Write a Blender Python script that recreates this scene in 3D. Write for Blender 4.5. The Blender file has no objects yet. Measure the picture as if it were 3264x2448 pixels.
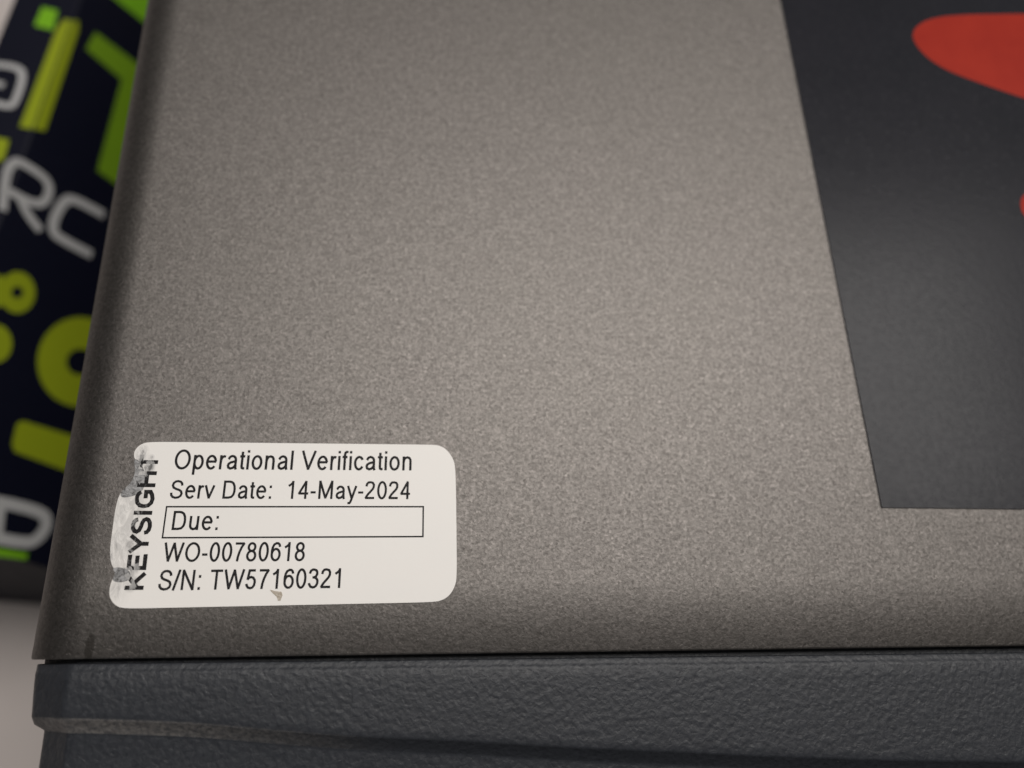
import bpy, bmesh, math, random
from mathutils import Vector, Matrix
random.seed(7)
sc = bpy.context.scene
COL = sc.collection
H = 0.160                      # the instrument's cover is 160 mm above the desk
MM = 0.001

# ------------------------------------------------------------------ camera
cam = bpy.data.cameras.new('camera')
cam.sensor_width = 36.0
cam.lens = 26.0
cam.clip_start = 0.005
cam.clip_end = 20.0
cam.dof.use_dof = True
cam.dof.focus_distance = 0.1106
cam.dof.aperture_fstop = 8.2
cam_o = bpy.data.objects.new('camera', cam)
COL.objects.link(cam_o)
cam_o.matrix_world = Matrix(((0.9955583, -0.0119467, -0.0933857, 0.0), (-0.0202822, 0.9414092, -0.3366563, 0.0), (0.091936, 0.337055, 0.9369854, 0.274), (0.0, 0.0, 0.0, 1.0)))
sc.camera = cam_o

# ------------------------------------------------------------------ light
world = bpy.data.worlds.new('World'); sc.world = world; world.use_nodes = True
bg = world.node_tree.nodes['Background']
bg.inputs['Color'].default_value = (1.0, 0.96, 0.92, 1)
bg.inputs['Strength'].default_value = 0.05

def area(name, loc, target, sx, sy, power, col):
    l = bpy.data.lights.new(name, 'AREA'); l.shape = 'RECTANGLE'; l.size = sx; l.size_y = sy
    l.energy = power; l.color = col
    o = bpy.data.objects.new(name, l); COL.objects.link(o)
    o.location = loc
    o.rotation_euler = (Vector(target) - Vector(loc)).to_track_quat('-Z', 'Y').to_euler()
    return o
area('ceiling_panel_light', (0.64, 0.80, 2.2), (0.64, 0.80, 0), 2.45, 1.05, 59, (1.0, 0.96, 0.915))
area('desk_side_light', (-0.75, -1.65, 0.85), (0, 0, 0.16), 0.5, 0.5, 1.3, (0.95, 0.97, 1.0))

sc.view_settings.view_transform = 'Standard'
sc.view_settings.look = 'None'
sc.view_settings.exposure = 0.0
sc.view_settings.gamma = 1.0
sc.view_settings.use_curve_mapping = False

# ------------------------------------------------------------------ helpers
def link(name, verts, faces, mat, parent=None, smooth=False, loc=None):
    me = bpy.data.meshes.new(name)
    me.from_pydata([tuple(v) for v in verts], [], faces)
    bm = bmesh.new(); bm.from_mesh(me)
    bmesh.ops.recalc_face_normals(bm, faces=bm.faces)
    bm.to_mesh(me); bm.free()
    me.materials.append(mat)
    if smooth:
        me.polygons.foreach_set('use_smooth', [True] * len(me.polygons))
    o = bpy.data.objects.new(name, me); COL.objects.link(o)
    if parent is not None: o.parent = parent
    return o

def empty(name, label=None, cat=None):
    o = bpy.data.objects.new(name, None); COL.objects.link(o)
    o.empty_display_size = 0.02
    if label: o['label'] = label
    if cat: o['category'] = cat
    return o

class N:
    """small node-tree writer"""
    def __init__(self, name):
        self.m = bpy.data.materials.new(name); self.m.use_nodes = True
        self.t = self.m.node_tree; self.b = self.t.nodes['Principled BSDF']
        self.tc = self.t.nodes.new('ShaderNodeTexCoord').outputs['Object']
    def set(self, k, v):
        if hasattr(v, 'links'): self.t.links.new(v, self.b.inputs[k])
        else: self.b.inputs[k].default_value = v
        return self
    def _in(self, node, k, v):
        if hasattr(v, 'links'): self.t.links.new(v, node.inputs[k])
        else: node.inputs[k].default_value = v
    def noise(self, scale, detail=2, rough=0.5, dist=0.0, vec=None):
        n = self.t.nodes.new('ShaderNodeTexNoise')
        self._in(n, 'Vector', vec or self.tc)
        n.inputs['Scale'].default_value = scale; n.inputs['Detail'].default_value = detail
        n.inputs['Roughness'].default_value = rough; n.inputs['Distortion'].default_value = dist
        return n.outputs['Fac']
    def voronoi(self, scale, feature='F1', vec=None, rnd=1.0):
        n = self.t.nodes.new('ShaderNodeTexVoronoi'); n.feature = feature
        self._in(n, 'Vector', vec or self.tc); n.inputs['Scale'].default_value = scale
        n.inputs['Randomness'].default_value = rnd
        return n.outputs['Distance']
    def cells(self, scale, vec=None):
        n = self.t.nodes.new('ShaderNodeTexVoronoi'); self._in(n, 'Vector', vec or self.tc); n.inputs['Scale'].default_value = scale
        s = self.t.nodes.new('ShaderNodeSeparateColor'); self.t.links.new(n.outputs['Color'], s.inputs[0])
        return s.outputs[0], n.outputs['Distance']
    def mapr(self, v, a, b, c=0.0, d=1.0):
        n = self.t.nodes.new('ShaderNodeMapRange'); n.clamp = True
        self._in(n, 'Value', v)
        for k, x in zip(('From Min', 'From Max', 'To Min', 'To Max'), (a, b, c, d)): n.inputs[k].default_value = x
        return n.outputs['Result']
    def math(self, op, a, b=0.0):
        n = self.t.nodes.new('ShaderNodeMath'); n.operation = op
        self._in(n, 0, a); self._in(n, 1, b)
        return n.outputs[0]
    def mix(self, f, a, b):
        n = self.t.nodes.new('ShaderNodeMix'); n.data_type = 'RGBA'
        self._in(n, 0, f); self._in(n, 6, a); self._in(n, 7, b)
        return n.outputs[2]
    def dist(self, p, sx=1.0, sy=1.0):
        s = self.t.nodes.new('ShaderNodeVectorMath'); s.operation = 'SUBTRACT'
        self.t.links.new(self.tc, s.inputs[0]); s.inputs[1].default_value = p
        k = self.t.nodes.new('ShaderNodeVectorMath'); k.operation = 'MULTIPLY'
        self.t.links.new(s.outputs[0], k.inputs[0]); k.inputs[1].default_value = (1 / sx, 1 / sy, 0)
        l = self.t.nodes.new('ShaderNodeVectorMath'); l.operation = 'LENGTH'
        self.t.links.new(k.outputs[0], l.inputs[0])
        return l.outputs['Value']
    def stretch(self, s):
        k = self.t.nodes.new('ShaderNodeVectorMath'); k.operation = 'MULTIPLY'
        self.t.links.new(self.tc, k.inputs[0]); k.inputs[1].default_value = s
        return k.outputs[0]
    def bump(self, hgt, strength, distance, normal=None):
        n = self.t.nodes.new('ShaderNodeBump')
        n.inputs['Strength'].default_value = strength; n.inputs['Distance'].default_value = distance
        self._in(n, 'Height', hgt)
        if normal is not None: self.t.links.new(normal, n.inputs['Normal'])
        self.t.links.new(n.outputs['Normal'], self.b.inputs['Normal'])
        return n.outputs['Normal']

def rgb(r, g, b): return (r, g, b, 1.0)

# ------------------------------------------------------------------ materials
# taupe powder coat with metallic flake
w = N('taupe_metallic_powder_coat')
g1 = w.noise(1900, 4, 0.72, 0.2); g2 = w.noise(800, 3, 0.6)
blot = w.noise(28, 3, 0.6)
k1, d1 = w.cells(2300); k2, d2 = w.cells(3400)
gr = w.math('ADD', w.math('MULTIPLY', w.mapr(g1, 0.34, 0.66), 0.5), w.math('MULTIPLY', k1, 0.5))
c = w.mix(gr, rgb(0.089, 0.0815, 0.0765), rgb(0.206, 0.190, 0.180))
c = w.mix(w.math('MULTIPLY', w.mapr(k2, 0.93, 0.96), 0.22), c, rgb(0.36, 0.33, 0.31))
c = w.mix(w.math('MULTIPLY', w.mapr(k2, 0.06, 0.03), 0.35), c, rgb(0.045, 0.042, 0.038))
c = w.mix(w.mapr(g2, 0.35, 0.65, 0, 0.35), c, rgb(0.125, 0.118, 0.111))
c = w.mix(w.mapr(blot, 0.4, 0.7, 0, 0.10), c, rgb(0.15, 0.143, 0.125))
scuff = w.math('MULTIPLY', w.mapr(w.dist((-0.048413, 0.001268, 0.16), 0.0007, 0.0022), 0.7, 1.0, 1, 0), 0.55)
c = w.mix(scuff, c, rgb(0.04, 0.035, 0.03))
w.set('Base Color', c).set('Metallic', 1.0).set('Roughness', w.mapr(g1, 0.3, 0.7, 0.56, 0.46)).set('Specular IOR Level', 0.4)
b1 = w.bump(w.math('ADD', g1, w.math('MULTIPLY', k1, 0.25)), 0.55, 0.00010)
M_COVER = w.m

w = N('charcoal_leather_grain_plastic')
v1 = w.voronoi(1250, 'SMOOTH_F1'); n1 = w.noise(1150, 3, 0.55, 0.6); n2 = w.noise(1900, 2, 0.5)
hgt = w.math('ADD', w.math('MULTIPLY', v1, 0.7), w.math('ADD', n1, w.math('MULTIPLY', n2, 0.15)))
c = w.mix(w.mapr(n1, 0.35, 0.65), rgb(0.0195, 0.0215, 0.0265), rgb(0.0265, 0.029, 0.035))
at = w.t.nodes.new('ShaderNodeAttribute'); at.attribute_name = 'wear_light'
rub_light = w.math('MULTIPLY', at.outputs['Fac'], w.mapr(w.noise(1500, 3, 0.6), 0.36, 0.62, 0.35, 1.0))
c = w.mix(rub_light, c, rgb(0.155, 0.145, 0.139))  # scuffed plastic, and the lit left end of the step painted in paler
dust = w.math('MULTIPLY', w.mapr(w.voronoi(260), 0.0, 0.05, 1, 0), w.mapr(w.noise(55, 2), 0.5, 0.62, 0, 0.7))
c = w.mix(dust, c, rgb(0.22, 0.21, 0.19))
w.set('Base Color', c).set('Roughness', w.mapr(n2, 0.3, 0.7, 0.54, 0.40)).set('Specular IOR Level', 0.34)
w.bump(hgt, 0.7, 0.00015)
M_BEZEL = w.m

w = N('charcoal_satin_overlay')
n1 = w.noise(900, 2, 0.5); n2 = w.noise(60, 3, 0.6)
w.set('Base Color', w.mix(w.mapr(n2, 0.3, 0.7), rgb(0.0165, 0.0170, 0.0215), rgb(0.0200, 0.0200, 0.0252)))
w.set('Roughness', w.mapr(n1, 0.3, 0.7, 0.22, 0.28)).set('Specular IOR Level', 0.14)
w.bump(n1, 0.25, 0.00005)
M_PANEL = w.m

w = N('red_screen_print')
n1 = w.noise(900, 2, 0.5)
w.set('Base Color', w.mix(w.mapr(w.noise(120, 3, 0.6), 0.3, 0.7), rgb(0.335, 0.026, 0.014), rgb(0.295, 0.021, 0.012))).set('Roughness', 0.4).set('Specular IOR Level', 0.08)
w.bump(n1, 0.2, 0.00004)
M_RED = w.m

WEAR = [(-0.045871, 0.018271, 0.00355, 0.013018, 0.34), (-0.045326, 0.028854, 0.00135, 0.001846, 0.55), (-0.045081, 0.025788, 0.001434, 0.002213, 1.0), (-0.04644, 0.023377, 0.001515, 0.001093, 0.8), (-0.047174, 0.018279, 0.001023, 0.003822, 0.35), (-0.047144, 0.014462, 0.001103, 0.002622, 0.5), (-0.045351, 0.011083, 0.002009, 0.001383, 1.0), (-0.044026, 0.011996, 0.001101, 0.001301, 0.7), (-0.045925, 0.008888, 0.001268, 0.001996, 0.4), (-0.044093, 0.009962, 0.001458, 0.001467, 0.65), (-0.043912, 0.02701, 0.001153, 0.001424, 0.7), (-0.043919, 0.028446, 0.000772, 0.000576, 0.45), (-0.044705, 0.015388, 0.002039, 0.001327, 0.45)]      # worn, rubbed spots along the sticker's left edge: x, y, radius x, radius y (m)
def wear_mask(w):
    f = None
    for (x, y, rx, ry, k) in WEAR:
        m = w.mapr(w.dist((x, y, 0), rx, ry), 0.35, 1.0, k, 0.0)
        f = m if f is None else w.math('MAXIMUM', f, m)
    return f

w = N('worn_white_label_film')
f = wear_mask(w); n1 = w.noise(900, 4, 0.65, 1.2, w.stretch((1.0, 0.45, 1.0))); n2 = w.noise(2600, 2, 0.5); n3 = w.noise(160, 3, 0.6)
smear = w.math('MULTIPLY', w.mapr(n1, 0.30, 0.56), f)
c = w.mix(w.mapr(n3, 0.35, 0.7, 0, 0.25), rgb(0.80, 0.775, 0.745), rgb(0.76, 0.745, 0.725))
c = w.mix(smear, c, rgb(0.15, 0.15, 0.155))
c = w.mix(w.math('MULTIPLY', w.mapr(n1, 0.50, 0.62), w.mapr(f, 0.35, 0.8)), c, rgb(0.05, 0.048, 0.047))
speck = w.mapr(w.voronoi(330), 0.0, 0.045, 1, 0)
c = w.mix(w.math('MULTIPLY', speck, w.mapr(n3, 0.58, 0.66, 0, 0.55)), c, rgb(0.25, 0.23, 0.2))
w.set('Base Color', c).set('Roughness', w.mapr(smear, 0, 1, 0.42, 0.25)).set('Specular IOR Level', 0.4)
w.bump(w.math('ADD', w.math('MULTIPLY', smear, 1.0), w.math('MULTIPLY', n2, 0.06)), 0.6, 0.00015)
M_LABEL = w.m

w = N('black_thermal_print')
f = wear_mask(w); n1 = w.noise(1100, 3, 0.6, 1.0, w.stretch((1.0, 0.5, 1.0))); n2 = w.noise(5000, 2, 0.5)
worn = w.math('MULTIPLY', w.mapr(w.math('ADD', n1, w.math('MULTIPLY', f, 0.42)), 0.68, 0.75), w.mapr(f, 0.05, 0.25))
c = w.mix(w.mapr(n2, 0.4, 0.7), rgb(0.007, 0.0065, 0.007), rgb(0.018, 0.017, 0.018))
c = w.mix(w.mapr(w.noise(3200, 3, 0.6), 0.58, 0.74, 0, 0.6), c, rgb(0.16, 0.16, 0.165))
c = w.mix(worn, c, w.mix(w.mapr(n1, 0.4, 0.7), rgb(0.52, 0.51, 0.50), rgb(0.16, 0.16, 0.16)))
w.set('Base Color', c).set('Roughness', 0.6).set('Specular IOR Level', 0.15)
M_INK = w.m

w = N('dried_brown_residue')
n1 = w.noise(3000, 3, 0.6)
w.set('Base Color', w.mix(w.mapr(n1, 0.35, 0.65), rgb(0.30, 0.25, 0.19), rgb(0.52, 0.47, 0.40))).set('Roughness', 0.7)
w.bump(n1, 0.5, 0.0001)
M_RESIDUE = w.m

w = N('cut_film_edge')
w.set('Base Color', w.mix(w.mapr(w.noise(900, 2), 0.3, 0.7), rgb(0.16, 0.16, 0.18), rgb(0.24, 0.24, 0.26))).set('Roughness', 0.5)
M_FILM = w.m

w = N('grey_adhesive_residue')
n1 = w.noise(1300, 4, 0.65, 1.0)
w.set('Base Color', w.mix(w.mapr(n1, 0.35, 0.62), rgb(0.045, 0.043, 0.042), rgb(0.34, 0.34, 0.345))).set('Roughness', 0.45)
w.bump(n1, 0.6, 0.00012)
M_GLUE = w.m

def card(name, col, rough=0.4):
    w = N(name); n1 = w.noise(700, 3, 0.6); n2 = w.noise(40, 3, 0.6)
    w.set('Base Color', w.mix(w.mapr(n2, 0.3, 0.7, 0, 0.3), rgb(*col), rgb(*[x * 0.75 for x in col])))
    w.set('Roughness', w.mapr(n1, 0.3, 0.7, rough - 0.05, rough + 0.07)).set('Specular IOR Level', 0.12)
    w.bump(n1, 0.15, 0.00006)
    return w.m
M_CARTON = card('navy_printed_card', (0.0035, 0.0042, 0.0115), 0.5)
M_LIME = card('lime_ink', (0.235, 0.285, 0.010), 0.55)
M_OLIVE = card('leaf_green_ink', (0.135, 0.25, 0.010), 0.55)
M_GREEN = card('green_ink', (0.16, 0.38, 0.012), 0.55)
M_WHITE = card('off_white_ink', (0.39, 0.39, 0.39), 0.55)

w = N('warm_grey_desk_laminate')
n1 = w.noise(600, 3, 0.6); n2 = w.noise(14, 3, 0.6)
w.set('Base Color', w.mix(w.mapr(n2, 0.3, 0.7), rgb(0.44, 0.395, 0.375), rgb(0.50, 0.45, 0.43))).set('Roughness', 0.5)
w.bump(n1, 0.2, 0.0001)
M_DESK = w.m

# ------------------------------------------------------------------ the desk
def slab(name, x0, x1, y0, y1, z0, z1, mat):
    v = [(x, y, z) for z in (z0, z1) for y in (y0, y1) for x in (x0, x1)]
    fs = [(0, 2, 3, 1), (4, 5, 7, 6), (0, 1, 5, 4), (2, 6, 7, 3), (0, 4, 6, 2), (1, 3, 7, 5)]
    return link(name, v, fs, mat)
desk = slab('desk', -0.7, 0.9, -0.45, 0.9, -0.03, 0.0, M_DESK)
desk['kind'] = 'structure'
desk['label'] = 'pale warm grey desk surface under the instrument and the carton'

# ------------------------------------------------------------------ the instrument
inst = empty('bench_instrument', 'taupe metal bench instrument with charcoal bezel, white service sticker and dark printed overlay', 'instrument')
inst.location = (0, 0, 0)

def W(X, Y, z):
    """millimetres on the instrument -> metres in the room (cover plane is z = 0)"""
    return ((X - 0.009 * Y) * MM, (Y - 0.55 - 0.0077 * X) * MM, H + z * MM)

XL, XR, RAD, DEPTH = -49.6, 190.0, 10.0, 240.0
def loft(rows, close=False):
    """rows of equal length -> verts, quad faces"""
    v, f, n = [], [], len(rows[0])
    for r in rows: v += r
    for i in range(len(rows) - 1):
        for j in range(n - 1):
            a = i * n + j
            f.append((a, a + 1, a + n + 1, a + n))
    return v, f

def profile(x_l, x_r, R, zt, zb):
    """left wall foot -> left fillet -> top -> right fillet -> right wall foot (x, z)"""
    p = [(x_l - R, zb), (x_l - R, zt - R - 40), (x_l - R, zt - R)]
    for k in range(1, 19):
        a = math.radians(90 - 5 * k); p.append((x_l - R * math.sin(a), zt - R * (1 - math.cos(a))))
    for k in range(1, 30): p.append((x_l + (x_r - x_l) * k / 30, zt))
    for k in range(0, 19):
        a = math.radians(5 * k); p.append((x_r + R * math.sin(a), zt - R * (1 - math.cos(a))))
    p += [(x_r + R, zt - R - 40), (x_r + R, zb)]
    return p

# cover: a folded sheet, 1 mm thick, with a slightly rolled front edge
outer = profile(XL, XR, RAD, 0.0, -152.0)
inner = profile(XL, XR, RAD - 1.0, -1.0, -152.0)
mid = profile(XL, XR, RAD - 0.12, -0.12, -152.0)
rows = [[W(x, 14.0, z) for x, z in inner], [W(x, 0.0, z) for x, z in inner],
        [W(x, 0.0, z - 0.18) for x, z in outer], [W(x, 0.06, z) for x, z in mid],
        [W(x, 0.28, z) for x, z in outer]]
for k in range(1, 25): rows.append([W(x, 0.28 + (DEPTH - 0.28) * k / 24, z) for x, z in outer])
rows.append([W(x, DEPTH, z) for x, z in inner]); rows.append([W(x, DEPTH - 14, z) for x, z in inner])
v, f = loft(rows)
cover = link('cover', v, f, M_COVER, inst, True)
cover['label'] = 'taupe speckled metal cover with rounded dark left edge'

# chassis under the cover, down to four feet
bx = [W(x, y, z) for z in (-154.0, -12.0) for y in (2.0, DEPTH - 1.5) for x in (XL - RAD + 2, XR + RAD - 2)]
link('chassis', bx, [(0, 2, 3, 1), (4, 5, 7, 6), (0, 1, 5, 4), (2, 6, 7, 3), (0, 4, 6, 2), (1, 3, 7, 5)], M_BEZEL, inst)
for fx in (XL + 6, XR - 6):
    for fy in (18, DEPTH - 22):
        vv = []; 
        for z, r in ((-160.0, 6.5), (-159.4, 7.2), (-154.0, 8.0)):
            vv += [W(fx + r * math.cos(t * math.pi / 8), fy + r * math.sin(t * math.pi / 8), z) for t in range(16)]
        ff = [tuple(range(15, -1, -1)), tuple(range(32, 48))]
        for i in range(2):
            for j in range(16):
                ff.append((i * 16 + j, i * 16 + (j + 1) % 16, (i + 1) * 16 + (j + 1) % 16, (i + 1) * 16 + j))
        link('foot', vv, ff, M_BEZEL, inst)

# bezel: moulded plastic front frame, its upper land ends in a bowed step
RIDGE = [(-50.73, 7.64), (-44.64, 7.88), (-34.33, 8.44), (-28.06, 9.04), (-22.8, 9.59), (-12.63, 10.55), (3.86, 11.55), (18.3, 12.68), (35.45, 13.72), (45.72, 14.41), (65.49, 15.46), (85.94, 16.21)]    # (x, distance in front of the cover edge), mm
def ridge(x):
    if x <= RIDGE[0][0]: return RIDGE[0][1]
    for (x0, c0), (x1, c1) in zip(RIDGE, RIDGE[1:]):
        if x <= x1: return c0 + (c1 - c0) * (x - x0) / (x1 - x0)
    return RIDGE[-1][1]
def section(x):
    c = ridge(x)
    g = 0.62 + 0.0025 * (x - XL)                       # the gap opens a little towards the right
    return [(6.0, -2.6), (-g, -2.6), (-g, -1.05), (-g - 0.06, -0.68), (-g - 0.16, -0.60), (-g - 0.60, -0.55), (-g - 0.80, -0.50),
            (-g - 0.98, -0.41), (-g - 1.18, -0.33), (-g - 1.5, -0.28), (-4.0, -0.28), (-c * 0.55 - 1, -0.34), (-c + 1.2, -0.42), (-c + 0.25, -0.46),
            (-c, -0.54), (-c - 0.12, -0.68), (-c - 0.95, -1.55), (-c - 1.75, -2.28), (-c - 1.90, -2.38), (-c - 2.2, -2.44), (-c - 6, -2.6), (-40.0, -4.6),
            (-42.5, -5.6), (-43.5, -8.0), (-44.0, -30.0), (-44.0, -158.0), (6.0, -158.0)]
def shoulder():
    """(dx, dz) down the sloped shoulder of the bezel, from its top to the foot of its side"""
    p = [(0, 0)]
    for k in range(1, 6):
        a = math.radians(32 * k / 5); p.append((2.4 * math.sin(a), -2.4 * (1 - math.cos(a))))
    x, z = p[-1]; x += 4.9; z -= 4.9 * math.tan(math.radians(32)); p.append((x, z))
    for k in range(1, 7):
        a0 = math.radians(32); a = math.radians(32 + 58 * k / 6)
        p.append((x + 3.0 * (math.sin(a) - math.sin(a0)), z - 3.0 * (math.cos(a0) - math.cos(a))))
    return p + [(p[-1][0], -60.0), (p[-1][0], -157.0)]
SH = shoulder()
cols = [(XL - 0.6, -dx, dz) for dx, dz in reversed(SH)]
cols += [(XL + (XR - XL) * k / 60, 0.0, 0.0) for k in range(1, 60)]
cols += [(XR, dx, dz) for dx, dz in SH]
rows, wear_light = [], []
for (x, dx, dz) in cols:
    r = []; c = ridge(x)
    for (y, z) in section(x):
        inset = 0.075 * max(0.0, min(-y, c)) + (1.1 if y < -c - 1.5 else 0.0)
        k = min(1.0, abs(dx) / 4.0)
        r.append(W(x + dx + (inset * k if dx < 0 else -inset * k), y, max(z + dz, -158.0)))
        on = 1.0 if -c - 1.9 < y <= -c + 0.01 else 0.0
        wear_light.append(on * max(0.0, min(1.0, (-8.0 - x) / 34.0)) * (1.0 if dx > -3.5 else 0.35))  # scuffs and painted light along the step, fading out to the right
    rows.append(r)
v, f = loft(rows)
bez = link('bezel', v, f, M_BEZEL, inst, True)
bez.data.attributes.new('wear_light', 'FLOAT', 'POINT').data.foreach_set('value', wear_light)
mod = bez.modifiers.new('edges', 'EDGE_SPLIT'); mod.split_angle = math.radians(40)
bez['label'] = 'charcoal grained plastic front bezel with a bowed step'

# ------------------------------------------------------------------ flat printing helpers
def extrude_poly(name, pts, z0, z1, mat, parent, edge=None):
    """closed outline (m, room x/y) made into a thin solid between z0 and z1"""
    bm = bmesh.new()
    vs = [bm.verts.new((x, y, z1)) for x, y in pts]
    face = bm.faces.new(vs)
    if face.normal.z < 0: bmesh.ops.reverse_faces(bm, faces=[face])
    bmesh.ops.triangulate(bm, faces=[face])
    ext = bmesh.ops.extrude_face_region(bm, geom=bm.faces[:])
    for g in ext['geom']:
        if isinstance(g, bmesh.types.BMVert): g.co.z = z0
    bmesh.ops.recalc_face_normals(bm, faces=bm.faces)
    if edge is not None:
        for fc in bm.faces:
            if abs(fc.normal.z) < 0.5: fc.material_index = 1
    me = bpy.data.meshes.new(name); bm.to_mesh(me); bm.free()
    me.materials.append(mat)
    if edge is not None: me.materials.append(edge)
    o = bpy.data.objects.new(name, me); COL.objects.link(o); o.parent = parent
    return o

def ribbon(pts, hw, closed=False):
    """centre line -> left and right offset lines (mitred)"""
    n = len(pts); L, R = [], []
    for i in range(n):
        p = Vector(pts[i])
        a = Vector(pts[i - 1]) if (i > 0 or closed) else None
        b = Vector(pts[(i + 1) % n]) if (i < n - 1 or closed) else None
        d0 = (p - a).normalized() if a is not None else None
        d1 = (b - p).normalized() if b is not None else None
        d0 = d0 or d1; d1 = d1 or d0
        t = d0 + d1
        t = t.normalized() if t.length > 1e-6 else d0
        nr = Vector((-t.y, t.x)); k = nr.dot(Vector((-d0.y, d0.x)))
        s = hw / max(k, 0.5)
        L.append(p + nr * s); R.append(p - nr * s)
    return L, R

def arc(cx, cy, rx, ry, a0, a1, n=None):
    n = n or max(4, int(abs(a1 - a0) / 15))
    return [(cx + rx * math.cos(math.radians(a0 + (a1 - a0) * k / n)), cy + ry * math.sin(math.radians(a0 + (a1 - a0) * k / n))) for k in range(n + 1)]

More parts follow.
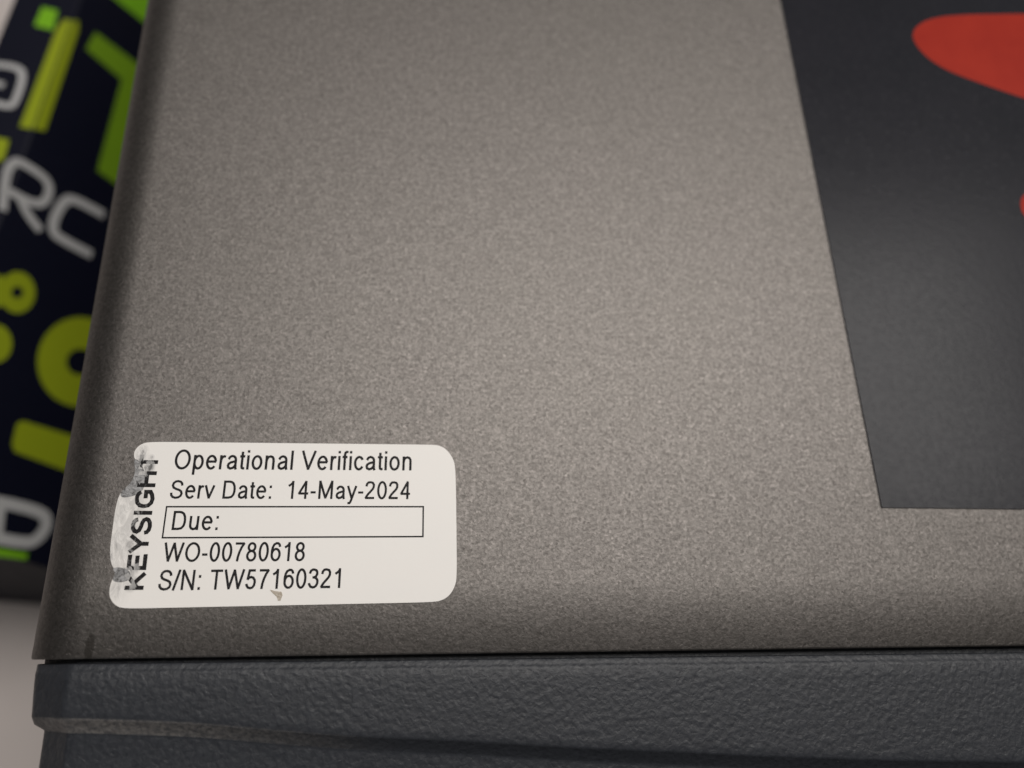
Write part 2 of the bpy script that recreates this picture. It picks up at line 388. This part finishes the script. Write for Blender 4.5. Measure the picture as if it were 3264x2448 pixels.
# plain grotesque letter shapes as pen strokes; cap height 1, pen width 0.125
O_ = lambda w, y0, y1: arc(w / 2, (y0 + y1) / 2, w / 2 - 0.12, (y1 - y0) / 2 - 0.06, 0, 360, 28)[:-1]
XH = 0.735
def bowl(w): return O_(w, -0.015, XH + 0.015)
GLYPH = {   # advance, [(points, closed), ...]
 ' ': (0.39, []),
 'O': (1.09, [(O_(1.09, -0.015, 1.015), 1)]),
 'o': (0.777, [(bowl(0.777), 1)]),
 'p': (0.777, [([(0.15, -0.28), (0.15, XH)], 0), (arc(0.40, 0.3675, 0.255, 0.3225, 160, -160, 22), 0)]),
 'e': (0.777, [([(0.125, 0.40), (0.66, 0.40)] + arc(0.39, 0.3675, 0.27, 0.3225, 6, 322, 22), 0)]),
 'r': (0.465, [([(0.155, 0), (0.155, XH)], 0), ([(0.155, 0.36), (0.175, 0.52), (0.25, 0.635), (0.35, 0.675), (0.45, 0.645)], 0)]),
 'a': (0.777, [([(0.13, 0.53)] + arc(0.37, 0.50, 0.225, 0.19, 165, 20, 8) + [(0.60, 0.50), (0.60, 0.20), (0.615, 0.08), (0.66, 0.0)], 0),
               ([(0.60, 0.43), (0.44, 0.395), (0.29, 0.36), (0.17, 0.295), (0.13, 0.20), (0.17, 0.10), (0.30, 0.05), (0.45, 0.085), (0.56, 0.17), (0.60, 0.27)], 0)]),
 't': (0.388, [([(0.185, 0.92), (0.185, 0.17), (0.21, 0.085), (0.28, 0.06), (0.375, 0.07)], 0), ([(0.03, 0.68), (0.36, 0.68)], 0)]),
 'i': (0.31, [([(0.155, 0), (0.155, XH)], 0), ([(0.155, 0.87), (0.155, 1.0)], 0)]),
 'l': (0.31, [([(0.155, 0), (0.155, 1.0)], 0)]),
 'n': (0.777, [([(0.155, 0), (0.155, XH)], 0), ([(0.155, 0.42), (0.19, 0.57), (0.28, 0.66), (0.41, 0.685), (0.53, 0.65), (0.60, 0.56), (0.615, 0.44), (0.615, 0)], 0)]),
 'u': (0.777, [([(0.62, XH), (0.62, 0)], 0), ([(0.62, 0.31), (0.585, 0.16), (0.495, 0.075), (0.37, 0.05), (0.25, 0.085), (0.175, 0.175), (0.16, 0.29), (0.16, XH)], 0)]),
 'f': (0.388, [([(0.18, 0), (0.18, 0.80), (0.205, 0.90), (0.275, 0.95), (0.40, 0.945)], 0), ([(0.02, 0.68), (0.35, 0.68)], 0)]),
 'c': (0.698, [(arc(0.375, 0.3675, 0.26, 0.3225, 32, 328, 20), 0)]),
 'V': (0.93, [([(0.05, 1.0), (0.465, 0.04), (0.88, 1.0)], 0)]),
 'v': (0.698, [([(0.06, XH), (0.349, 0.04), (0.638, XH)], 0)]),
 'y': (0.698, [([(0.06, XH), (0.36, 0.03)], 0), ([(0.64, XH), (0.36, 0.03), (0.29, -0.14), (0.22, -0.225), (0.08, -0.225)], 0)]),
 'S': (0.93, [([(0.10, 0.32), (0.13, 0.18), (0.24, 0.085), (0.42, 0.045), (0.62, 0.07), (0.76, 0.155), (0.805, 0.275), (0.75, 0.40), (0.60, 0.475), (0.40, 0.525),
                (0.22, 0.60), (0.15, 0.72), (0.19, 0.85), (0.32, 0.935), (0.48, 0.955), (0.65, 0.92), (0.755, 0.83), (0.785, 0.71)], 0)]),
 'D': (1.01, [([(0.17, 0.0605), (0.50, 0.0605), (0.70, 0.10), (0.82, 0.22), (0.865, 0.38), (0.87, 0.52), (0.84, 0.70), (0.75, 0.85), (0.62, 0.92), (0.50, 0.9395), (0.17, 0.9395)], 1)]),
 ':': (0.388, [([(0.195, 0), (0.195, 0.14)], 0), ([(0.195, 0.595), (0.195, 0.735)], 0)]),
 '-': (0.465, [([(0.05, 0.365), (0.415, 0.365)], 0)]),
 '/': (0.388, [([(0.03, -0.02), (0.36, 1.02)], 0)]),
 '1': (0.777, [([(0.455, 0), (0.455, 1.0)], 0), ([(0.455, 0.93), (0.36, 0.82), (0.16, 0.715)], 0)]),
 '2': (0.777, [([(0.11, 0.71), (0.14, 0.84), (0.24, 0.93), (0.39, 0.945), (0.55, 0.91), (0.63, 0.80), (0.62, 0.67), (0.55, 0.55), (0.42, 0.43), (0.25, 0.28), (0.14, 0.15), (0.09, 0.062), (0.69, 0.062)], 0)]),
 '3': (0.777, [([(0.11, 0.74), (0.17, 0.88), (0.28, 0.94), (0.39, 0.945), (0.53, 0.91), (0.60, 0.81), (0.60, 0.70), (0.53, 0.60), (0.42, 0.555), (0.30, 0.545)], 0),
               ([(0.42, 0.555), (0.56, 0.50), (0.645, 0.40), (0.645, 0.26), (0.57, 0.13), (0.46, 0.065), (0.34, 0.05), (0.20, 0.09), (0.11, 0.20), (0.095, 0.27)], 0)]),
 '4': (0.777, [([(0.53, 0), (0.53, 0.97), (0.08, 0.30), (0.72, 0.30)], 0)]),
 '5': (0.777, [([(0.65, 0.935), (0.25, 0.935), (0.165, 0.50), (0.27, 0.58), (0.39, 0.605), (0.53, 0.565), (0.63, 0.45), (0.645, 0.33), (0.61, 0.18), (0.51, 0.08), (0.37, 0.05), (0.22, 0.09), (0.13, 0.19), (0.105, 0.27)], 0)]),
 '6': (0.777, [([(0.655, 0.75), (0.61, 0.87), (0.52, 0.935), (0.40, 0.945), (0.25, 0.88), (0.16, 0.74), (0.12, 0.56), (0.12, 0.40)], 0), (arc(0.39, 0.345, 0.27, 0.295, 0, 360, 24)[:-1], 1)]),
 '7': (0.777, [([(0.08, 0.935), (0.67, 0.935), (0.52, 0.74), (0.40, 0.50), (0.32, 0.24), (0.29, 0.0)], 0)]),
 '8': (0.777, [(arc(0.39, 0.745, 0.225, 0.20, 0, 360, 22)[:-1], 1), (arc(0.39, 0.295, 0.27, 0.245, 0, 360, 24)[:-1], 1)]),
 '0': (0.777, [(O_(0.777, -0.015, 1.015), 1)]),
 'W': (1.32, [([(0.05, 1.0), (0.355, 0.04), (0.66, 0.96), (0.965, 0.04), (1.27, 1.0)], 0)]),
 'M': (1.163, [([(0.16, 0), (0.16, 0.99), (0.58, 0.06), (1.0, 0.99), (1.0, 0)], 0)]),
 'N': (1.01, [([(0.16, 0), (0.16, 0.98), (0.85, 0.02), (0.85, 1.0)], 0)]),
 'T': (0.853, [([(0.03, 0.938), (0.823, 0.938)], 0), ([(0.426, 0.938), (0.426, 0)], 0)]),
 'K': (0.98, [([(0.18, 0), (0.18, 1)], 0), ([(0.86, 1.0), (0.20, 0.37)], 0), ([(0.40, 0.55), (0.90, 0.0)], 0)]),
 'E': (0.93, [([(0.84, 0.91), (0.18, 0.91), (0.18, 0.09), (0.87, 0.09)], 0), ([(0.18, 0.51), (0.80, 0.51)], 0)]),
 'Y': (0.93, [([(0.04, 1.0), (0.465, 0.42), (0.89, 1.0)], 0), ([(0.465, 0.45), (0.465, 0)], 0)]),
 'I': (0.40, [([(0.20, 0), (0.20, 1)], 0)]),
 'G': (1.08, [([(0.90, 0.72), (0.80, 0.86), (0.66, 0.925), (0.52, 0.93), (0.32, 0.87), (0.19, 0.73), (0.14, 0.50), (0.19, 0.27), (0.33, 0.12), (0.53, 0.07), (0.75, 0.12), (0.91, 0.22), (0.91, 0.46), (0.56, 0.46)], 0)]),
 'H': (1.01, [([(0.18, 0), (0.18, 1)], 0), ([(0.83, 0), (0.83, 1)], 0), ([(0.18, 0.52), (0.83, 0.52)], 0)]),
 '~': (0.0, []),
}
def text_line(name, text, p0, p1, up, z, pen, mat, parent):
    """text between ink start p0 and ink end p1 (m); up = cap-height vector at its start (m)"""
    adv = [GLYPH[c][0] for c in text]
    x, starts = 0.0, []
    for c, a in zip(text, adv): starts.append(x); x += a
    xs = [s + px + (-pen / 2 if 1 else 0) for c, s in zip(text, starts) for st, cl in GLYPH[c][1] for px, py in st]
    xe = [s + px + pen / 2 for c, s in zip(text, starts) for st, cl in GLYPH[c][1] for px, py in st]
    x0, x1 = min(xs), max(xe)
    ax = (Vector(p1) - Vector(p0)) / (x1 - x0); ay = Vector(up); p0 = Vector(p0)
    verts, faces, lay = [], [], 0
    for c, s in zip(text, starts):
        for st, cl in GLYPH[c][1]:
            hw = pen * ay.length / 2
            aw = GLYPH[c][0] / 2; nar = 0.93 if pen < 0.2 else 1.0         # narrow letters, a little tracking
            pts = [p0 + ax * (s + aw + (px - aw) * nar - x0) + ay * py for px, py in st]
            runs, cur = [], [pts[0]]
            for i in range(1, len(pts)):                 # a pen stroke breaks at a sharp turn
                cur.append(pts[i])
                if i < len(pts) - 1 and not cl:
                    d0, d1 = (pts[i] - pts[i - 1]).normalized(), (pts[i + 1] - pts[i]).normalized()
                    if d0.dot(d1) < -0.05:
                        cur[-1] = pts[i] + d0 * hw * 0.45; runs.append(cur); cur = [pts[i] - d1 * hw * 0.45]
            runs.append(cur)
            for run in runs:
                L, R = ribbon(run, hw, cl)
                b = len(verts); n = len(L); zz = z + (lay % 4) * 2.0e-6; lay += 1
                verts += [(q.x, q.y, zz) for q in list(L) + list(R)]
                for i in range(n if cl else n - 1):
                    j = (i + 1) % n
                    faces.append((b + i, b + j, b + n + j, b + n + i))
    me = bpy.data.meshes.new(name); me.from_pydata(verts, [], faces)
    bm = bmesh.new(); bm.from_mesh(me)
    for fc in bm.faces:
        fc.normal_update()
        if fc.normal.z < 0: fc.normal_flip()
    bm.to_mesh(me); bm.free()
    me.materials.append(mat)
    o = bpy.data.objects.new(name, me); COL.objects.link(o); o.parent = parent
    return o

# ------------------------------------------------------------------ service sticker on the cover
OUT = [(-0.044443, 0.03083), (-0.04574, 0.030407), (-0.046417, 0.02947), (-0.046421, 0.028439), (-0.045726, 0.02762), (-0.04575, 0.026193), (-0.045984, 0.025182), (-0.046304, 0.024377), (-0.047037, 0.023578), (-0.047642, 0.022584), (-0.047807, 0.021203), (-0.047848, 0.019639), (-0.047769, 0.01732), (-0.04775, 0.015413), (-0.047512, 0.013526), (-0.047082, 0.012401), (-0.046507, 0.011745), (-0.046211, 0.011352), (-0.046494, 0.010949), (-0.046811, 0.01018), (-0.046919, 0.008902), (-0.046623, 0.007809), (-0.0458, 0.006895), (-0.04465, 0.006409), (-0.000803, 0.006651), (0.000502, 0.006963), (0.001481, 0.007664), (0.002133, 0.008773), (0.002458, 0.010057), (0.002375, 0.016654), (0.002255, 0.023522), (0.002113, 0.027241), (0.001668, 0.028497), (0.000781, 0.02976), (-0.00028, 0.030392), (-0.001335, 0.030551)]
def chaikin(p, n=2):
    for _ in range(n):
        q = []
        for i in range(len(p)):
            a, b = p[i], p[(i + 1) % len(p)]
            if math.dist(a, b) > 0.006:
                t = 0.0015 / math.dist(a, b)
            else: t = 0.25
            q += [(a[0] * (1 - t) + b[0] * t, a[1] * (1 - t) + b[1] * t), (a[0] * t + b[0] * (1 - t), a[1] * t + b[1] * (1 - t))]
        p = q
    return p
ZS = H + 0.00017
sticker = extrude_poly('service_sticker', chaikin(OUT), H + 0.00001, ZS, M_LABEL, inst, M_FILM)
sticker['label'] = 'white rounded service sticker with black print and torn, rubbed left edge'
ZT = ZS + 0.000012
for (nm, tx, p0, p1, up, pen) in [('a', 'Operational Verification', (-0.040402, 0.02656), (-0.004661, 0.026396), (1.4e-05, 0.003041), 0.124), ('a', 'Serv Date:  14-May-2024', (-0.040435, 0.022089), (-0.004597, 0.021897), (1.5e-05, 0.002769), 0.124), ('a', 'Due:', (-0.039524, 0.017421), (-0.032938, 0.017379), (1.8e-05, 0.002827), 0.124), ('a', 'WO-00780618', (-0.040275, 0.012848), (-0.019981, 0.012757), (1.2e-05, 0.002772), 0.124), ('a', 'S/N: TW57160321', (-0.040324, 0.008849), (-0.014598, 0.008844), (1e-06, 0.002832), 0.124), ('a', 'KEYSIGHT', (-0.042239, 0.00892), (-0.042784, 0.029089), (-0.002619, 3.6e-05), 0.225)]:
    o = text_line('lettering', tx, p0, p1, up, ZT, pen, M_INK, sticker)
FR = [(-0.040601, 0.016313), (-0.00269, 0.016204), (-0.002731, 0.020734), (-0.040603, 0.020869)]
L, R = ribbon(FR, 0.000115, True)
vv = [(p.x, p.y, ZT) for p in L + R]
link('print_frame', vv, [(i, (i + 1) % 4, 4 + (i + 1) % 4, 4 + i) for i in range(4)], M_INK, sticker)
for pts in [[(-0.046364, 0.028241), (-0.045384, 0.027833), (-0.04408, 0.025391), (-0.044312, 0.022981), (-0.046465, 0.022191), (-0.04753, 0.022392), (-0.047297, 0.023345), (-0.04663, 0.023943), (-0.04609, 0.024785), (-0.045847, 0.025997), (-0.046033, 0.027014)], [(-0.046964, 0.012031), (-0.046079, 0.012207), (-0.044455, 0.011724), (-0.044159, 0.010333), (-0.045742, 0.009985), (-0.046728, 0.010273), (-0.046568, 0.010879), (-0.04646, 0.011358)]]:
    extrude_poly('adhesive_residue', chaikin(pts), H + 0.000005, ZS + 0.000005, M_GLUE, sticker)
extrude_poly('residue_fleck', [(-0.024603, 0.008749), (-0.023894, 0.008556), (-0.022913, 0.008429), (-0.022736, 0.007969), (-0.022971, 0.007177), (-0.023316, 0.007182), (-0.023549, 0.007753), (-0.024096, 0.008217)], ZS - 0.00001, ZS + 0.00006, M_RESIDUE, sticker)

# ------------------------------------------------------------------ dark overlay with red emblem
PAN = [(0.071281, 0.020351), (0.156272, 0.019147), (0.154875, 0.15414), (0.069884, 0.155344)]
panel = extrude_poly('dark_overlay', PAN, H + 0.00001, H + 0.00030, M_PANEL, inst, M_FILM)
panel['label'] = 'charcoal satin overlay panel with red emblem'
ZP = H + 0.00030
extrude_poly('red_emblem', chaikin([(0.097649, 0.119859), (0.098829, 0.122198), (0.10132, 0.124244), (0.105098, 0.12578), (0.111222, 0.126789), (0.125317, 0.128071), (0.143709, 0.128689), (0.164896, 0.126374), (0.176428, 0.117829), (0.166266, 0.101103), (0.154116, 0.096627), (0.137864, 0.099178), (0.119037, 0.104998), (0.110111, 0.108335), (0.104038, 0.110887), (0.100608, 0.113427), (0.098308, 0.116667)], 2), ZP - 0.00001, ZP + 0.00003, M_RED, panel)
extrude_poly('red_emblem', chaikin([(0.111161, 0.079191), (0.11195, 0.08094), (0.114149, 0.08259), (0.118283, 0.083641), (0.129429, 0.083068), (0.137721, 0.078527), (0.132836, 0.073567), (0.122974, 0.072549), (0.115524, 0.073952), (0.112199, 0.075505), (0.11108, 0.077148)], 2), ZP - 0.00001, ZP + 0.00003, M_RED, panel)

# ------------------------------------------------------------------ the carton standing on the desk beside the instrument
carton = empty('tapered_carton', 'dark navy tapered carton with lime and white lettering beside the instrument', 'carton')
CO = Vector((-0.122862, 0.114937, 0.0)); CB = Vector((0.095498, 0.99543, 0.0)); CP = Vector((0.99543, -0.095498, 0.0))       # ridge point, long axis, across axis
CZ, CW, CK = 0.084, 0.01915, 0.66                                      # ridge height, top width, slope run per drop
CS = 0.015                                                             # how far the near end leans out at its foot
C0, C1 = -0.083468, 0.15653                                                  # near end and far end along the long axis
def cpt(p, z, t):
    q = CO + CB * t + CP * p
    return (q.x, q.y, z)
sec = [(0.0, CZ), (CK * CZ, 0.0), (-CW - CK * CZ * 0.5, 0.0), (-CW, CZ)]
cv = [cpt(p, z, C0 - CS * (1 - z / CZ)) for p, z in sec] + [cpt(p, z, C1) for p, z in sec]
body = link('carton_body', cv, [(0, 1, 2, 3), (7, 6, 5, 4), (0, 4, 5, 1), (1, 5, 6, 2), (2, 6, 7, 3), (3, 7, 4, 0)], M_CARTON, carton)
bm = bmesh.new(); bm.from_mesh(body.data)
bmesh.ops.bevel(bm, geom=bm.edges[:], offset=0.0005, segments=3, affect='EDGES', profile=0.5)
bm.to_mesh(body.data); bm.free()
SN = (CP + Vector((0, 0, CK))).normalized()      # side face normal
SA = (CP * CK + Vector((0, 0, -1))).normalized() # down the side face
TOPZ = CZ
def side(u, t, lift): return CO + Vector((0, 0, CZ)) + CB * t + SA * u + SN * lift + Vector((0, 0, 0))
def top(u, t, lift): return CO + Vector((0, 0, CZ)) + CB * t - CP * u + Vector((0, 0, lift))
lay = [0]
def print_poly(name, face, pts, mat):
    """flat ink: pts = (across, along) on a carton face (m)"""
    lay[0] += 1
    fn = side if face == 'side' else top
    z = 0.00005 + 0.000012 * (lay[0] % 4)
    return link(name, [fn(u, t, z) for u, t in pts], [tuple(range(len(pts)))], mat, body)
def print_stroke(name, face, pts, wid, mat, closed=False):
    lay[0] += 1
    fn = side if face == 'side' else top
    z = 0.00005 + 0.000012 * (lay[0] % 4)
    L, R = ribbon(pts, wid / 2, closed); n = len(L)
    vs = [fn(p.x, p.y, z) for p in L + R]
    return link(name, vs, [(i, (i + 1) % n, n + (i + 1) % n, n + i) for i in range(n if closed else n - 1)], mat, body)
def print_ring(name, face, outer, inner, mat):
    fn = side if face == 'side' else top
    lay[0] += 1
    z = 0.00005 + 0.000012 * (lay[0] % 4)
    n = len(outer)
    vs = [fn(u, t, z) for u, t in list(outer) + list(inner)]
    return link(name, vs, [(i, (i + 1) % n, n + (i + 1) % n, n + i) for i in range(n)], mat, body)
INKS = {'lime': M_LIME, 'green': M_GREEN, 'leaf': M_OLIVE, 'white': M_WHITE}
for (kind, nm, face, pts, extra, ink) in [('poly', 'printed_mark', 'side', [(0.009826, 0.090363), (0.020727, 0.090811), (0.030176, 0.091484), (0.027316, 0.113912), (0.005222, 0.09032)], 0, 'green'), ('poly', 'printed_mark', 'side', [(0.007093, 0.073971), (0.027286, 0.074441), (0.029956, 0.029322), (0.020384, 0.030187), (0.018977, 0.065098), (0.006126, 0.066278)], 0, 'leaf'), ('poly', 'printed_mark', 'side', [(0.00016, 0.072139), (0.001449, 0.07338), (0.002353, 0.070283), (0.003055, 0.03231), (0.000177, 0.030926)], 0, 'lime'), ('poly', 'printed_mark', 'top', [(0.000181, 0.071955), (0.000139, 0.030771), (0.003777, 0.030896), (0.00361, 0.067955), (0.002483, 0.072068)], 0, 'lime'), ('poly', 'printed_mark', 'top', [(0.010143, 0.075732), (0.005238, 0.075172), (0.004553, 0.067292), (0.010344, 0.068191)], 0, 'green'), ('poly', 'printed_mark', 'top', [(0.011587, 0.026721), (0.005237, 0.026008), (0.004768, 0.019203), (0.008512, 0.016729)], 0, 'lime'), ('stroke', 'printed_letter', 'top', [(0.018422, 0.051877), (0.017942, 0.051888), (0.016982, 0.05191), (0.015541, 0.051942), (0.013618, 0.051985), (0.011992, 0.051845), (0.010664, 0.051522), (0.009637, 0.051016), (0.008911, 0.050329), (0.008343, 0.049112), (0.007936, 0.047373), (0.007688, 0.045119), (0.007599, 0.042361), (0.007635, 0.040257), (0.007795, 0.038793), (0.008079, 0.03796), (0.008486, 0.037754), (0.009116, 0.037656), (0.009967, 0.037668), (0.01104, 0.037788), (0.012336, 0.038017), (0.013308, 0.038189), (0.013955, 0.038303), (0.014279, 0.03836)], 0.002001, 'white'), ('stroke', 'printed_letter', 'top', [(0.016347, 0.045107), (0.012466, 0.044786)], 0.002002, 'white'), ('stroke', 'printed_letter', 'side', [(-0.000183, 0.002839), (-0.000339, 0.003549), (-0.000652, 0.004969), (-0.001122, 0.007106), (-0.001751, 0.009966), (-0.002158, 0.012375), (-0.00234, 0.014331), (-0.002296, 0.015829), (-0.002024, 0.016868), (-0.001691, 0.0177), (-0.001299, 0.018322), (-0.000845, 0.018733), (-0.00033, 0.018932), (0.000461, 0.019052), (0.001533, 0.019095), (0.002894, 0.019058), (0.00455, 0.01894), (0.005945, 0.018713), (0.007071, 0.018375), (0.007919, 0.017927), (0.008484, 0.017369), (0.008921, 0.016669), (0.009229, 0.01583), (0.009406, 0.014851), (0.009453, 0.013737), (0.009343, 0.012723), (0.009076, 0.011809), (0.008655, 0.010996), (0.00808, 0.010285), (0.007145, 0.009743), (0.005858, 0.009371), (0.004229, 0.009167), (0.00227, 0.009128), (0.00082, 0.009099), (-0.000137, 0.009079), (-0.000614, 0.00907)], 0.002408, 'white'), ('stroke', 'printed_letter', 'side', [(0.002557, 0.009233), (0.002753, 0.009003), (0.003145, 0.008543), (0.003734, 0.007851), (0.004521, 0.006927), (0.005411, 0.006055), (0.006406, 0.005235), (0.007508, 0.004466), (0.00872, 0.003746), (0.009635, 0.003204), (0.010247, 0.002841), (0.010554, 0.002658)], 0.002326, 'white'), ('stroke', 'printed_letter', 'side', [(0.026262, 0.017572), (0.025578, 0.017556), (0.024219, 0.017524), (0.022206, 0.017477), (0.019565, 0.017415), (0.017488, 0.017167), (0.01595, 0.016737), (0.014935, 0.016126), (0.01443, 0.015333), (0.014004, 0.014331), (0.013656, 0.013121), (0.013384, 0.011705), (0.013189, 0.010086), (0.013093, 0.008671), (0.013095, 0.007457), (0.013193, 0.00644), (0.013389, 0.005617), (0.01365, 0.004934), (0.013977, 0.00439), (0.01437, 0.003984), (0.014829, 0.003715), (0.015822, 0.003511), (0.017359, 0.003371), (0.019458, 0.003295), (0.022148, 0.003284), (0.0242, 0.003275), (0.025585, 0.003269), (0.026282, 0.003266)], 0.00269, 'white'), ('ring', 'printed_mark', 'side', [(0.01442, -0.015538), (0.014651, -0.016576), (0.014738, -0.017646), (0.01468, -0.018714), (0.014479, -0.019745), (0.014142, -0.020709), (0.013681, -0.021574), (0.013111, -0.022314), (0.012452, -0.022909), (0.011724, -0.023342), (0.01095, -0.023601), (0.010154, -0.023681), (0.009359, -0.02358), (0.008588, -0.023304), (0.007864, -0.022862), (0.007207, -0.022267), (0.006636, -0.021537), (0.006166, -0.020694), (0.005812, -0.019762), (0.005583, -0.018768), (0.005487, -0.017739), (0.005526, -0.016706), (0.005699, -0.015697), (0.006004, -0.014744), (0.006432, -0.013874), (0.006972, -0.013113), (0.007608, -0.012486), (0.008322, -0.012014), (0.009094, -0.011711), (0.0099, -0.01159), (0.010714, -0.011657), (0.011513, -0.011909), (0.012269, -0.012342), (0.012959, -0.012942), (0.01356, -0.013692), (0.014052, -0.014566)], [(0.011472, -0.016985), (0.011535, -0.017281), (0.011552, -0.017589), (0.011523, -0.0179), (0.011448, -0.018205), (0.01133, -0.018493), (0.011172, -0.018756), (0.01098, -0.018987), (0.01076, -0.019178), (0.010517, -0.019323), (0.010261, -0.019418), (0.009998, -0.019461), (0.009736, -0.01945), (0.009484, -0.019386), (0.009249, -0.019271), (0.009037, -0.019109), (0.008856, -0.018904), (0.00871, -0.018663), (0.008604, -0.018392), (0.008541, -0.0181), (0.008522, -0.017796), (0.008549, -0.017489), (0.008621, -0.017187), (0.008736, -0.016899), (0.00889, -0.016636), (0.009079, -0.016404), (0.009297, -0.01621), (0.009538, -0.016061), (0.009794, -0.015962), (0.010058, -0.015915), (0.010322, -0.015922), (0.010577, -0.015983), (0.010816, -0.016097), (0.011031, -0.01626), (0.011216, -0.016466), (0.011364, -0.01671)], 'lime'), ('poly', 'printed_mark', 'side', [(0.000385, -0.017498), (0.005306, -0.014766), (0.007634, -0.023025), (0.003144, -0.026544)], 0, 'lime'), ('poly', 'printed_mark', 'side', [(0.012909, -0.032127), (0.01312, -0.033059), (0.0132, -0.034011), (0.013147, -0.034953), (0.012964, -0.035856), (0.012657, -0.036691), (0.012238, -0.037433), (0.011719, -0.03806), (0.011118, -0.038552), (0.010454, -0.038898), (0.009747, -0.039086), (0.00902, -0.039115), (0.008293, -0.038983), (0.007588, -0.038697), (0.006926, -0.038265), (0.006326, -0.037701), (0.005804, -0.037022), (0.005375, -0.036248), (0.005051, -0.0354), (0.004843, -0.034505), (0.004755, -0.033586), (0.004791, -0.03267), (0.004951, -0.031785), (0.005231, -0.030956), (0.005623, -0.030208), (0.006117, -0.029564), (0.006699, -0.029045), (0.007352, -0.028666), (0.008056, -0.028442), (0.008791, -0.028381), (0.009534, -0.028485), (0.010262, -0.028754), (0.010951, -0.02918), (0.011579, -0.029749), (0.012126, -0.030446), (0.012574, -0.031247)], 0, 'lime'), ('ring', 'printed_mark', 'side', [(0.045099, -0.02509), (0.045572, -0.027556), (0.045617, -0.03009), (0.045237, -0.032603), (0.044451, -0.035009), (0.043294, -0.037228), (0.041812, -0.039193), (0.040061, -0.040844), (0.038102, -0.042139), (0.036002, -0.043048), (0.033826, -0.043553), (0.031641, -0.043651), (0.029507, -0.043348), (0.027484, -0.042663), (0.025622, -0.04162), (0.023971, -0.040255), (0.022569, -0.038605), (0.021452, -0.036717), (0.020647, -0.03464), (0.020176, -0.032428), (0.020052, -0.030138), (0.020282, -0.027829), (0.020865, -0.025563), (0.021792, -0.023401), (0.023043, -0.021407), (0.024591, -0.019641), (0.026398, -0.018161), (0.028416, -0.01702), (0.03059, -0.016261), (0.032854, -0.01592), (0.035136, -0.016018), (0.037362, -0.016564), (0.039453, -0.017547), (0.041337, -0.018942), (0.042942, -0.020706), (0.044212, -0.022779)], [(0.036215, -0.028559), (0.036349, -0.029259), (0.036356, -0.029983), (0.036235, -0.03071), (0.035992, -0.031415), (0.035635, -0.032078), (0.035175, -0.032678), (0.034628, -0.033196), (0.034012, -0.033617), (0.033345, -0.03393), (0.032648, -0.034126), (0.031942, -0.034199), (0.031249, -0.03415), (0.030589, -0.033979), (0.029981, -0.033693), (0.029442, -0.033301), (0.028987, -0.032815), (0.028631, -0.032249), (0.028382, -0.031619), (0.028248, -0.030944), (0.028233, -0.030243), (0.028338, -0.029536), (0.02856, -0.028845), (0.028894, -0.028188), (0.02933, -0.027587), (0.029856, -0.027059), (0.030458, -0.02662), (0.031117, -0.026286), (0.031814, -0.026066), (0.032527, -0.025969), (0.033236, -0.025999), (0.033917, -0.026156), (0.034549, -0.026435), (0.035111, -0.026829), (0.035586, -0.027325), (0.035958, -0.027908)], 'lime'), ('poly', 'printed_mark', 'side', [(0.020885, -0.052426), (0.022068, -0.051785), (0.034736, -0.051972), (0.043144, -0.05216), (0.044087, -0.062345), (0.035889, -0.062003), (0.02215, -0.060591), (0.020911, -0.058712), (0.02051, -0.053448)], 0, 'lime'), ('stroke', 'printed_letter', 'side', [(0.017779, -0.074546), (0.02013, -0.074507), (0.024977, -0.074427), (0.02914, -0.074546), (0.032533, -0.07487), (0.034714, -0.0755), (0.035616, -0.076432), (0.036106, -0.077555), (0.03618, -0.078862), (0.035821, -0.080282), (0.035037, -0.081806), (0.034065, -0.082872), (0.032908, -0.083488), (0.029275, -0.083736), (0.023376, -0.083625), (0.020531, -0.083572)], 0.003105, 'white'), ('stroke', 'printed_letter', 'side', [(0.022803, -0.074835), (0.024429, -0.083408)], 0.002702, 'white'), ('poly', 'printed_mark', 'side', [(0.021262, -0.08597), (0.033497, -0.086249), (0.033596, -0.088011), (0.021944, -0.088209)], 0, 'green')]:
    if kind == 'poly': print_poly(nm, face, pts, INKS[ink])
    elif kind == 'stroke': print_stroke(nm, face, pts, extra, INKS[ink])
    elif kind == 'loop': print_stroke(nm, face, pts, extra, INKS[ink], True)
    elif kind == 'ring': print_ring(nm, face, pts, extra, INKS[ink])
